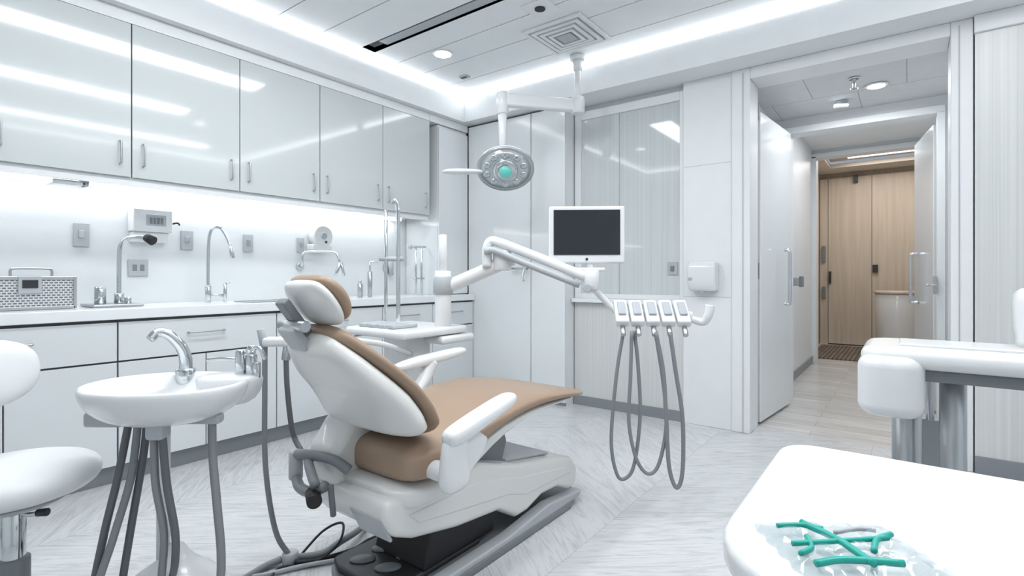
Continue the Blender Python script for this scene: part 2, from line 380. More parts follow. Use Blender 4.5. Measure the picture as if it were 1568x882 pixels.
# ---------------------------------------------------------------- base cabinets
bb=[-.82,.07,.963,1.85,2.74,3.3,3.845]
with group('base_cabinet'):
    box('carcass',-3.895,-3.402,-.82,3.845,.1,.885,M_gap)
    box('toe_kick',-3.895,-3.43,-.82,3.845,0,.1,M_kick)
    for i in range(len(bb)-1):
        a,b=bb[i]+.004,bb[i+1]-.004
        box('drawer_front',-3.402,-3.38,a,b,.665,.872,M_base,bevel=.002)
        mid=(a+b)/2
        if b-a>.6:
            box('door_front',-3.402,-3.38,a,mid-.003,.105,.655,M_base,bevel=.002); box('door_front',-3.402,-3.38,mid+.003,b,.105,.655,M_base,bevel=.002)
        else: box('door_front',-3.402,-3.38,a,b,.105,.655,M_base,bevel=.002)
        tube('drawer_pull',[(-3.38,mid-.1,.79),(-3.355,mid-.097,.79),(-3.35,mid-.08,.79),(-3.35,mid+.08,.79),(-3.355,mid+.097,.79),(-3.38,mid+.1,.79)],.005,M_steel,n=8)
box('countertop',-3.898,-3.36,-.83,3.847,.888,.946,M_counter,bevel=.005)
def sink(x0,x1,y0,y1):
    with group('sink_basin'):
        z=.9465;w=.012
        boxes('rim',[(x0,x1,y0,y0+w,z,z+.006),(x0,x1,y1-w,y1,z,z+.006),(x0,x0+w,y0+w,y1-w,z,z+.006),(x1-w,x1,y0+w,y1-w,z,z+.006)],M_steel)
        box('bowl',x0+w,x1-w,y0+w,y1-w,z,z+.001,M_lgrey)
        cyl('drain',((x0+x1)/2,(y0+y1)/2,z+.001),((x0+x1)/2,(y0+y1)/2,z+.004),.03,M_chrome)
sink(-3.66,-3.42,1.7,2.2)
with group('sink_faucet'):
    box('tray',-3.80,-3.55,.90,1.14,.947,.962,M_steel,bevel=.005)
    cyl('base',(-3.7,1.06,.962),(-3.7,1.06,1.02),.025,M_chrome); cyl('knob',(-3.7,.97,.962),(-3.7,.97,1.06),.028,M_chrome)
    cyl('valve',(-3.62,1.08,.962),(-3.62,1.08,1.0),.018,M_chrome)
    tube('spout',[(-3.7,1.06,1.0),(-3.7,1.06,1.2),(-3.69,1.065,1.30),(-3.66,1.09,1.345),(-3.60,1.13,1.35),(-3.56,1.16,1.34)],.012,M_chrome)
    cyl('nozzle',(-3.57,1.155,1.35),(-3.53,1.18,1.325),.024,M_black,r2=.028)
with group('sink_faucet'):
    cyl('base',(-3.72,1.56,.947),(-3.72,1.56,1.06),.019,M_chrome)
    tube('spout',[(-3.72,1.56,1.0),(-3.72,1.56,1.2),(-3.715,1.565,1.38),(-3.69,1.58,1.44),(-3.65,1.61,1.44),(-3.62,1.635,1.38),(-3.60,1.65,1.32)],.010,M_chrome)
    cyl('nozzle',(-3.603,1.648,1.33),(-3.59,1.66,1.24),.012,M_chrome,r2=.015)
    cyl('mixer',(-3.70,1.66,.947),(-3.70,1.66,1.07),.012,M_chrome); tube('lever',[(-3.70,1.66,1.07),(-3.68,1.68,1.08)],.006,M_chrome); tube('bridge',[(-3.72,1.56,1.0),(-3.70,1.66,.99)],.009,M_chrome)
with group('wall_faucet'):
    cyl('wall_rose',(-3.899,2.32,1.20),(-3.87,2.32,1.20),.03,M_chrome)
    tube('spout',[(-3.87,2.32,1.2),(-3.82,2.30,1.21),(-3.80,2.29,1.27),(-3.79,2.31,1.31),(-3.73,2.40,1.315),(-3.68,2.50,1.31),(-3.66,2.52,1.27),(-3.65,2.53,1.22)],.010,M_chrome)
    cyl('head_1',(-3.65,2.53,1.23),(-3.67,2.50,1.12),.014,M_chrome); cyl('head_2',(-3.65,2.54,1.23),(-3.64,2.56,1.12),.012,M_chrome)
with group('paper_roll_dispenser'):
    cyl('drum',(-3.899,2.48,1.45),(-3.80,2.48,1.45),.09,M_white,n=32); cyl('hub',(-3.80,2.48,1.45),(-3.79,2.48,1.45),.028,M_lgrey); cyl('window',(-3.80,2.5,1.40),(-3.795,2.5,1.40),.01,M_dark)
    box('base',-3.899,-3.80,2.38,2.56,1.33,1.38,M_white,bevel=.012)
def switch(name,y,z,w,h,rock=1):
    with group(name):
        box('plate',-3.899,-3.885,y-w/2,y+w/2,z-h/2,z+h/2,M_lgrey,bevel=.004)
        if rock: box('rocker',-3.886,-3.880,y-w*.2,y+w*.2,z-h*.12,z+h*.2,M_steel,bevel=.002)
        else:
            for dy in (-.02,.02):
                box('socket',-3.886,-3.882,y+dy-.012,y+dy+.012,z-.02,z+.02,M_mgrey,bevel=.002)
switch('light_switch',.93,1.364,.075,.14); switch('light_switch',1.498,1.364,.075,.13); switch('light_switch',1.91,1.364,.07,.13); switch('light_switch',2.33,1.37,.06,.12)
switch('power_outlet',1.216,1.174,.11,.105,0)
with group('wall_control_unit'):
    box('case',-3.899,-3.80,1.16,1.38,1.40,1.545,M_whiteS,bevel=.01); box('lower_case',-3.899,-3.83,1.17,1.37,1.335,1.40,M_whiteS,bevel=.008)
    box('display',-3.802,-3.796,1.23,1.34,1.44,1.51,M_lgrey,bevel=.002)
    for k in range(4): box('button',-3.798,-3.792,1.25+k*.02,1.262+k*.02,1.45,1.49,M_mgrey)
    tube('cable',[(-3.85,1.38,1.46),(-3.84,1.42,1.47),(-3.86,1.44,1.46)],.006,M_dark)
with group('sterilizer_basket'):
    box('case',-3.84,-3.58,.40,.83,.947,1.115,M_grille,bevel=.01)
    boxes('frame',[(-3.585,-3.573,.40,.83,1.10,1.12),(-3.585,-3.573,.40,.83,.947,.965),(-3.585,-3.573,.82,.835,.947,1.12),(-3.85,-3.57,.82,.835,1.10,1.12)],M_steel,bevel=.003)
    box('display_case',-3.60,-3.565,.60,.69,1.03,1.12,M_lgrey,bevel=.004); box('display',-3.566,-3.56,.615,.675,1.06,1.10,M_dark)
    tube('carry_handle',[(-3.62,.58,1.11),(-3.62,.58,1.15),(-3.62,.60,1.16),(-3.62,.72,1.16),(-3.62,.74,1.15),(-3.62,.74,1.11)],.006,M_steel)
with group('soap_pump_bottle'):
    cyl('body',(-3.62,2.70,.947),(-3.62,2.70,1.06),.022,M_steel); cyl('cap',(-3.62,2.70,1.06),(-3.62,2.70,1.09),.012,M_chrome)
with group('soap_pump_bottle'):
    cyl('body',(-3.62,2.80,.947),(-3.62,2.80,1.16),.020,M_steel); cyl('neck',(-3.62,2.80,1.16),(-3.62,2.80,1.24),.008,M_chrome); tube('spout',[(-3.62,2.80,1.24),(-3.60,2.84,1.245),(-3.59,2.86,1.235)],.006,M_chrome)
with group('hand_shower'):
    cyl('wall_plate',(-3.899,3.22,1.20),(-3.88,3.22,1.20),.06,M_steel); tube('head',[(-3.86,3.22,1.27),(-3.85,3.22,1.13)],[.03,.02],M_lgrey); cyl('arm',(-3.88,3.22,1.22),(-3.86,3.22,1.22),.012,M_chrome)
with group('pipe_faucet'):
    cyl('riser_1',(-3.60,3.30,.947),(-3.60,3.30,1.38),.010,M_chrome); cyl('riser_2',(-3.60,3.37,.947),(-3.60,3.37,1.40),.010,M_chrome)
    tube('crossbar',[(-3.60,3.24,1.385),(-3.60,3.42,1.395)],.009,M_chrome); tube('crossbar_low',[(-3.60,3.28,1.1),(-3.60,3.40,1.1)],.008,M_chrome); cyl('cap',(-3.6,3.22,1.385),(-3.6,3.25,1.385),.018,M_chrome)
with group('wall_towel_hook'):
    tube('bar',[(-2.88,3.79,1.19),(-2.70,3.79,1.19)],.009,M_steel); cyl('post_1',(-2.85,3.849,1.19),(-2.85,3.79,1.19),.008,M_steel); cyl('post_2',(-2.73,3.849,1.19),(-2.73,3.79,1.19),.008,M_steel); tube('hook',[(-2.73,3.79,1.19),(-2.73,3.77,1.12),(-2.71,3.76,1.08)],.008,M_steel)
with group('soap_dispenser'):
    prism('body',[(3.984,1.01),(3.984,1.23),(3.91,1.23),(3.87,1.20),(3.865,1.08),(3.90,1.01)],-1.30,-1.10,M_white,bevel=.018)
    box('window',-1.29,-1.26,3.862,3.868,1.09,1.11,M_lgrey); cyl('nozzle',(-1.2,3.92,1.0),(-1.2,3.92,1.02),.02,M_lgrey)
with group('power_outlet'):
    box('plate',-1.50,-1.42,4.01,4.019,1.13,1.23,M_lgrey,bevel=.003); box('socket',-1.475,-1.445,4.004,4.011,1.16,1.20,M_mgrey,bevel=.002)

# ---------------------------------------------------------------- ceiling fittings
with group('ceiling_air_diffuser'):
    cx,cy=-1.95,3.24
    z=2.86
    def sq(h,w,z0,z1): return [(cx-h,cx+h,cy-h,cy-h+w,z0,z1),(cx-h,cx+h,cy+h-w,cy+h,z0,z1),(cx-h,cx-h+w,cy-h+w,cy+h-w,z0,z1),(cx+h-w,cx+h,cy-h+w,cy+h-w,z0,z1)]
    boxes('outer_frame',sq(.235,.03,z-.018,z-.001),M_white,bevel=.003)
    box('backing',cx-.2,cx+.2,cy-.2,cy+.2,z-.004,z-.001,M_lgrey)
    boxes('vane_1',sq(.19,.030,z-.022,z-.006),M_white); boxes('vane_2',sq(.145,.028,z-.026,z-.006),M_white); boxes('vane_3',sq(.10,.024,z-.03,z-.006),M_white)
    box('centre_plate',cx-.06,cx+.06,cy-.06,cy+.06,z-.03,z-.006,M_lgrey,bevel=.004)
def downlight(x,y):
    with group('ceiling_downlight'):
        cyl('ring',(x,y,2.852),(x,y,2.8598),.08,M_white,n=32); cyl('lens',(x,y,2.848),(x,y,2.853),.062,E_down,n=32)
for p in [(-2.89,2.93),(-2.89,1.3),(-1.5,.35),(-.5,2.6)]: downlight(*p)
with group('ceiling_sensor'):
    box('plate',-1.99,-1.80,2.72,2.90,2.853,2.8598,M_white,bevel=.003); cyl('eye',(-1.896,2.81,2.845),(-1.896,2.81,2.853),.035,M_black)
with group('ceiling_sensor'):
    box('plate',-3.11,-3.03,3.35,3.41,2.845,2.8598,M_lgrey,bevel=.003); box('slot',-3.10,-3.04,3.36,3.38,2.842,2.846,M_black)

# ---------------------------------------------------------------- surgical lamp
with group('dental_operating_lamp'):
    px,py=-2.07,3.60
    cyl('ceiling_flange',(px,py,2.82),(px,py,2.859),.06,M_white); cyl('drop_pole',(px,py,2.46),(px,py,2.83),.026,M_white); cyl('pole_collar',(px,py,2.74),(px,py,2.82),.036,M_white)
    cyl('swivel',(px,py,2.40),(px,py,2.53),.055,M_white)
    A=Vector((px,py,2.46)); B=Vector((-2.47,3.15,2.47))
    d=(B-A).normalized()
    obox('arm',(A+B)/2,((B-A).length+.06,.07,.10),d,M_white,bevel=.02)
    cyl('elbow',(B.x,B.y,2.36),(B.x,B.y,2.53),.045,M_white)
    cyl('down_tube',(B.x,B.y,2.08),(B.x,B.y,2.38),.028,M_white,r2=.034)
    C=Vector((-2.42,3.12,1.94)); n=Vector((.61*.74,-.79*.74,-.67)).normalized(); U=Rv.copy()
    W=n.cross(U)
    tube('yoke',[(B.x,B.y,2.12),(B.x,B.y,2.06),C-n*.10],.028,M_white)
    lathe('housing',C,[(.03,-.115),(.09,-.105),(.155,-.075),(.20,-.03),(.216,0),(.214,.012),(.20,.018)],M_white,ax=n,U=U,sy=.86)
    lathe('chrome_ring',C,[(.200,.014),(.218,.018),(.216,.030),(.192,.030)],M_steel,ax=n,U=U,sy=.86)
    lathe('reflector_glass',C,[(.193,.030),(.15,.036),(.08,.040),(.01,.042)],M_glass,ax=n,U=U,sy=.86)
    for k in range(10):
        a=k*math.pi/5+.3; q=C+(U*math.cos(a)+W*math.sin(a)*.86)*.145+n*.036
        lathe('reflector_facet',q,[(.026,0),(.026,.003),(.016,.006),(.003,.007)],M_chrome,ax=n,n=20)
    lathe('inner_ring',C,[(.085,.035),(.095,.045),(.09,.058),(.055,.062)],M_chrome,ax=n,U=U)
    lathe('bulb_lens',C,[(.05,.058),(.046,.076),(.026,.09),(.005,.094)],M_tealE,ax=n,U=U)
    H=C-U*.30+Vector((0,0,-.03))
    loft('grip_paddle',[ring(H+U*k,Z,Fv,a*.45,a,16) for k,a in ((-.18,.01),(-.165,.035),(-.10,.055),(0,.052),(.08,.04),(.14,.03))],M_white,sub=1)

# ---------------------------------------------------------------- dental chair
CX=-1.515
with group('dental_chair'):
    def interp(tab,u):
        for i in range(len(tab)-1):
            if u<=tab[i+1][0]:
                a,b=tab[i],tab[i+1]; t=(u-a[0])/(b[0]-a[0])
                return [p+(q-p)*t for p,q in zip(a[1:],b[1:])]
        return list(tab[-1][1:])
    line=spline([(0,1.315,.575),(0,1.275,.655),(0,1.19,.775),(0,1.07,.89),(0,.975,.975)],8)
    W=[(0,.12),(.04,.175),(.10,.222),(.2,.257),(.35,.270),(.5,.258),(.65,.228),(.8,.19),(.92,.150),(.97,.125),(1,.085)]
    cush=[];shell=[]
    N=len(line)
    for i,p in enumerate(line):
        u=i/(N-1); T=(line[min(i+1,N-1)]-line[max(i-1,0)]).normalized(); Nf=Vector((0,T.z,-T.y)); w=interp(W,u)[0]
        th=.030 if 0<i<N-1 else .018
        c=Vector((CX,p.y,p.z))
        cush.append(ring(c-Nf*.030,(1,0,0),Nf,w,th,32,2.6))
        ts=interp([(0,.02),(.06,.042),(.3,.060),(.7,.052),(.94,.036),(1,.02)],u)[0]
        shell.append(ring(c-Nf*(.046+ts*.8)+T*(.045*max(0,1-u*3)),(1,0,0),Nf,w*.985,ts,32,2.7))
    loft('back_cushion',cush,M_brown,sub=1); loft('back_shell',shell,M_chair,sub=1)
    hc=Vector((CX+.012,.960,1.050)); T=Vector((0,-.60,.80)).normalized(); Nf=Vector((0,.80,.60))
    hr=[];hs=[]
    for k,w,t in ((-.087,.07,.013),(-.079,.096,.022),(-.048,.118,.029),(0,.125,.032),(.042,.119,.030),(.072,.096,.025),(.082,.068,.013)):
        hr.append(ring(hc+T*k+Nf*(.020-.6*k*k*4),(1,0,0),Nf,w,t,28,2.5)); hs.append(ring(hc+T*k-Nf*.020,(1,0,0),Nf,w*.97,t*.9,28,2.5))
    loft('headrest_cushion',hr,M_brown,sub=1); loft('headrest_shell',hs,M_chair,sub=1)
    obox('headrest_bracket',(CX-.03,.905,.985),(.05,.03,.15),(1,0,0),M_mgrey,bevel=.008,V=Nf)
    obox('headrest_slide',(CX-.03,.905,.925),(.085,.035,.09),(1,0,0),M_lgrey,bevel=.01,V=Nf)
    cyl('headrest_pivot',(CX-.09,.895,.965),(CX+.05,.895,.965),.018,M_steel)
    tab=[(1.15,.50,.455,.18),(1.16,.53,.435,.215),(1.19,.55,.418,.24),(1.26,.555,.415,.262),(1.37,.558,.45,.27),(1.50,.585,.505,.275),(1.65,.615,.545,.282),(1.82,.628,.568,.29),(2.0,.612,.566,.30),(2.13,.59,.553,.30),(2.20,.575,.548,.285),(2.25,.566,.552,.24),(2.265,.561,.556,.16)]
    loft('seat_cushion',[ring((CX,y,(a+b)/2),(1,0,0),(0,0,1),w,(a-b)/2,36,3.4) for y,a,b,w in tab],M_brown,sub=1)
    tab2=[(1.11,.42,.36,.14),(1.12,.43,.34,.19),(1.20,.43,.33,.235),(1.28,.425,.34,.25),(1.42,.47,.38,.25),(1.55,.53,.45,.25),(1.70,.565,.51,.262),(1.86,.575,.54,.272),(2.05,.568,.542,.275),(2.16,.558,.542,.26),(2.20,.554,.546,.2)]
    loft('seat_frame',[ring((CX,y,(a+b)/2),(1,0,0),(0,0,1),w,(a-b)/2,36,3.4) for y,a,b,w in tab2],M_chair,sub=1)
    prism('back_hinge_arm',[(1.06,.50),(1.08,.38),(1.16,.35),(1.26,.42),(1.24,.60),(1.15,.62)],CX-.23,CX-.06,M_chair,bevel=.035,seg=4)
    prof=[(1.08,.40),(1.075,.34),(1.11,.275),(1.20,.235),(1.42,.19),(1.66,.165),(1.78,.095),(1.86,.095),(1.97,.125),(2.10,.12),(2.22,.07),(2.28,.09),(2.295,.17),(2.24,.225),(2.10,.262),(1.80,.315),(1.62,.37),(1.50,.41)]
    prism('base_housing',prof,CX-.20,CX+.20,M_chair,bevel=.028,seg=4)
    prism('housing_side_panel',[(1.17,.33),(1.22,.285),(1.5,.245),(1.72,.215),(1.84,.175),(2.10,.165),(2.22,.16),(2.18,.20),(1.80,.265),(1.55,.33)],CX+.19,CX+.204,M_chair,bevel=.006)
    obox('top_plate',(CX+.0,1.95,.296),(.27,.34,.014),(1,0,0),M_lgrey,bevel=.006,V=(0,.985,-.165))
    prism('lift_column',[(1.50,.36),(1.78,.30),(1.82,.40),(1.76,.56),(1.50,.50)],CX-.12,CX+.12,M_mgrey,bevel=.02)
    obox('rear_slot',(CX+.10,1.098,.30),(.16,.10,.012),(1,0,0),M_lgrey,bevel=.005,V=(0,.45,-.88))
    prism('floor_plate',[(-1.73,1.16),(-1.66,1.12),(-1.36,1.12),(-1.29,1.18),(-1.29,2.18),(-1.36,2.34),(-1.70,2.34),(-1.76,2.2)],0.0,.035,M_mgrey,bevel=.01,axis='z')
    prism('plate_edge_rail',[(1.14,.03),(2.26,.03),(2.30,.055),(2.0,.085),(1.70,.055),(1.14,.055)],CX+.165,CX+.222,M_lgrey,bevel=.008)
    prism('pedal_panel',[(-1.73,1.17),(-1.66,1.14),(-1.42,1.14),(-1.38,1.18),(-1.38,1.62),(-1.72,1.62)],.036,.062,M_dark,bevel=.012,axis='z')
    for (a,b) in ((-1.62,1.22),(-1.50,1.24),(-1.62,1.32),(-1.50,1.34)): lathe('foot_pedal',(a,b,.062),[(.040,0),(.040,.006),(.03,.011),(.005,.012)],M_mgrey,sx=1.2,sy=.7,n=24)
    prism('bellows',[(1.30,.06),(1.70,.06),(1.68,.19),(1.34,.22)],CX-.14,CX+.14,M_black,bevel=.01)
    ax=-1.165
    loft('armrest_pad',[ring((ax,y,z),(1,0,0),(0,-.2,1),a,b,20,2.6) for y,z,a,b in ((1.195,.595,.018,.016),(1.205,.598,.034,.030),(1.26,.611,.040,.032),(1.38,.640,.042,.029),(1.48,.663,.042,.026),(1.53,.674,.036,.022),(1.548,.678,.018,.012))],M_white,sub=1)
    loft('armrest_support',[ring((ax-.005,y,z),(1,0,0),Vector((0,1,.1)),a,b,20,2.6) for y,z,a,b in ((1.245,.425,.015,.03),(1.245,.433,.028,.058),(1.24,.47,.032,.066),(1.235,.51,.030,.055),(1.235,.56,.030,.048),(1.245,.60,.032,.05),(1.25,.62,.02,.03))],M_white,sub=1)
    prism('armrest_web',[(1.24,.47),(1.30,.46),(1.38,.52),(1.40,.56),(1.33,.61),(1.24,.60)],ax-.018,ax+.008,M_white,bevel=.01)
    cyl('armrest_pivot',(CX+.2,1.245,.47),(ax,1.245,.47),.033,M_white)
    fx=-1.885
    loft('armrest_pad_far',[ring((fx,y,z-.005),(1,0,0),(0,0,1),a,b,20,2.6) for y,z,a,b in ((1.60,.70,.02,.012),(1.62,.70,.034,.022),(1.75,.712,.042,.028),(1.95,.722,.042,.026),(2.05,.732,.038,.02),(2.07,.733,.02,.01))],M_white,sub=1)
    tube('armrest_support_far',[(fx+.01,1.82,.70),(fx+.02,1.76,.62),(fx+.05,1.64,.52),(fx+.14,1.50,.46)],.034,M_white)
    tube('knuckle_pipe',[(CX-.02,1.10,.45),(CX-.06,1.06,.49),(CX-.15,1.02,.50),(CX-.22,1.02,.48),(CX-.22,1.02,.42),(CX-.16,1.0,.39),(CX-.07,.99,.40),(CX-.01,1.0,.43)],.018,M_mgrey)
    tube('knuckle_pipe_2',[(CX-.18,1.04,.49),(CX-.10,1.0,.47),(CX-.02,.97,.44)],.016,M_mgrey)
    cyl('knuckle_knob',(CX-.06,.985,.40),(CX+.0,.955,.395),.024,M_black)
    cyl('knuckle_joint',(CX-.22,1.02,.40),(CX-.22,1.02,.50),.024,M_lgrey)
    tube('rear_cable',[(CX+.02,1.0,.44),(CX+.03,1.0,.38),(CX+.02,1.01,.34)],.010,M_hoseD)

# ---------------------------------------------------------------- delivery unit with monitor arm
with group('dental_delivery_unit'):
    box('pedestal',-2.32,-2.12,1.88,2.06,0,.80,M_white,bevel=.02)
    box('foot',-2.38,-2.06,1.82,2.12,0,.05,M_lgrey,bevel=.015)
    box('shelf',-2.47,-1.99,1.74,2.22,.80,.845,M_white,bevel=.018)
    box('shelf_lower',-2.30,-1.97,2.0,2.26,.752,.797,M_white,bevel=.018)
    for k in range(4): box('instrument_slot',-2.40+k*.08,-2.35+k*.08,1.78,1.95,.845,.865,M_lgrey,bevel=.006)
    cyl('post',(-2.05,2.08,.80),(-2.05,2.08,1.15),.045,M_white); cyl('post_top',(-2.05,2.08,1.15),(-2.05,2.08,1.35),.022,M_white); cyl('post_collar',(-2.05,2.08,1.02),(-2.05,2.08,1.12),.056,M_lgrey)
    cyl('pole_1',(-2.39,1.96,.84),(-2.39,1.96,1.50),.010,M_chrome); tube('pole_2',[(-2.33,2.0,.84),(-2.33,2.0,1.40),(-2.335,2.0,1.52),(-2.345,1.99,1.555),(-2.36,1.98,1.54)],.012,M_chrome)
    tube('pole_bracket',[(-2.42,1.94,1.22),(-2.31,2.02,1.22)],.014,M_lgrey)
    tube('lower_arm',[(-2.05,2.09,1.07),(-2.02,2.11,1.07),(-1.9,2.155,1.12),(-1.69,2.24,1.215)],.038,M_white,n=16,sub=4)
    tube('upper_arm',[(-1.80,2.16,1.17),(-1.80,2.16,1.26),(-1.785,2.17,1.305),(-1.74,2.19,1.30),(-1.60,2.26,1.24),(-1.30,2.40,1.105)],.026,M_white,n=16,sub=6)
    tube('upper_arm_link',[(-1.79,2.13,1.25),(-1.74,2.15,1.255),(-1.60,2.22,1.19),(-1.34,2.35,1.075)],.018,M_lgrey,n=12,sub=4)
    cyl('elbow_joint',(-1.74,2.215,1.15),(-1.74,2.215,1.26),.05,M_white)
    cyl('wrist_joint',(-1.30,2.40,1.05),(-1.30,2.40,1.15),.04,M_white)
    cyl('arm_end_cap',(-1.305,2.385,1.06),(-1.285,2.33,1.06),.022,M_lgrey)
    mc=Vector((-1.345,2.43,1.337)); mu=Vector((.83,.56,0)).normalized(); mv=Vector((-mu.y,mu.x,0))
    cyl('monitor_stem',(-1.335,2.45,1.10),(-1.335,2.45,1.25),.022,M_white)
    obox('monitor_case',mc,(.395,.045,.30),mu,M_white,bevel=.012)
    obox('monitor_screen',mc-mv*.0235+Z*.012,(.345,.004,.235),mu,M_screen)
    obox('monitor_back',mc+mv*.04,(.25,.05,.2),mu,M_lgrey,bevel=.015)
    cyl('monitor_button',mc-mv*.024-Z*.128,mc-mv*.027-Z*.128,.007,M_dark)
    obox('monitor_foot',(-1.335,2.44,1.155),(.16,.10,.02),mu,M_white,bevel=.008)
    ic=Vector((-.96,2.41,.935)); iu=Vector((.85,.53,0)).normalized(); iv=Vector((-iu.y,iu.x,0))
    tube('tray_link_arm',[(-1.30,2.42,1.06),(-1.27,2.48,1.0),(-1.2,2.51,.93),(-1.08,2.48,.905)],.017,M_white)
    obox('tray_body',ic-Z*.005+iv*.05,(.36,.12,.05),iu,M_white,bevel=.018)
    for k in range(5):
        c=ic+iu*(-.165+k*.070)-iv*.03
        sl=(iv*-.80-Z*.6).normalized()
        obox('handpiece_holder',c+Z*.01,(.062,.16,.042),iu,M_white,bevel=.010,V=sl)
        obox('handpiece_inset',c+Z*.034-iv*.012,(.036,.09,.012),iu,M_lgrey,bevel=.004,V=sl)
        obox('handpiece_notch',c+sl*.055+Z*.022,(.045,.018,.014),iu,M_mgrey,bevel=.003,V=sl)
        cyl('handpiece_tip',c+sl*.07-Z*.01,c+sl*.11-Z*.02,.012,M_steel)
    tube('side_handle',[ic+iu*.17-Z*.02,ic+iu*.215-Z*.03-iv*.02,ic+iu*.235+Z*.0-iv*.03,ic+iu*.245+Z*.05-iv*.03],[.018,.022],M_white,n=14)
    def H(s,v,f=0):
        return ic+iu*((s-1004)*.0033)+Z*((486-v)*.0031+.03*(v-508)/240)-iv*(.09+f)
    tube('hose_1',[H(955,508),H(945,580),H(938,680),H(946,732),H(958,738),H(970,715),H(978,640),H(975,560),H(970,508)],.0085,M_hose)
    tube('hose_2',[H(966,508,.015),H(964,580,.015),H(962,650,.015),H(972,705,.015),H(988,728,.015),H(1003,712,.015),H(1013,650,.015),H(1008,580,.015),H(998,508,.015)],.0085,M_hose)
    tube('hose_3',[H(998,508,.03),H(1008,570,.03),H(1012,640,.03),H(1016,715,.03),H(1026,746,.03),H(1034,720,.03),H(1034,640,.03),H(1025,570,.03),H(1017,508,.03)],.0095,M_hose)

with group('suction_hose_stand'):
    tube('support_bar',[(-2.13,1.92,.70),(-2.0,1.6,.80),(-1.93,1.25,.86),(-1.92,1.07,.865)],.014,M_white)
    obox('holder',(-1.92,1.05,.87),(.10,.05,.035),Rv,M_white,bevel=.012)
    cyl('suction_handle',(-1.95,1.02,.85),(-1.96,1.01,.92),.016,M_lgrey); cyl('suction_handle_2',(-1.89,1.07,.80),(-1.885,1.08,.89),.016,M_steel)
    tube('hose_1',[(-1.95,1.02,.86),(-1.95,1.02,.70),(-1.945,1.02,.4),(-1.93,1.05,.15),(-1.91,1.10,.03)],.010,M_hose)
    tube('hose_2',[(-1.888,1.07,.82),(-1.88,1.07,.7),(-1.87,1.08,.56),(-1.86,1.09,.50),(-1.80,1.08,.47)],.010,M_hoseD)
    cyl('floor_coupling',(-1.91,1.10,0),(-1.91,1.10,.05),.03,M_lgrey)
with group('floor_cables'):
    tube('cable_1',[(-1.91,1.12,.02),(-1.85,1.2,.02),(-1.82,1.26,.05),(-1.88,1.4,.03),(-1.97,1.53,.014),(-2.1,1.75,.014)],.013,M_hose)
    tube('cable_2',[(-1.94,1.08,.02),(-1.95,1.02,.014),(-1.93,.93,.014),(-1.9,.8,.014)],.014,M_hose)
    tube('cable_3',[(-1.76,1.53,.012),(-1.80,1.40,.012),(-1.79,1.3,.012),(-1.84,1.16,.012),(-1.88,1.10,.02)],.009,M_black)
    tube('cable_4',[(-1.90,1.13,.02),(-1.92,1.25,.07),(-1.86,1.30,.10),(-1.80,1.24,.06),(-1.83,1.15,.012),(-1.9,1.05,.012),(-1.84,.98,.012)],.005,M_black)
    tube('cable_5',[(-1.74,1.27,.012),(-1.80,1.18,.012),(-1.85,1.10,.012),(-1.90,1.0,.012),(-1.97,.9,.012)],.008,M_lgrey)

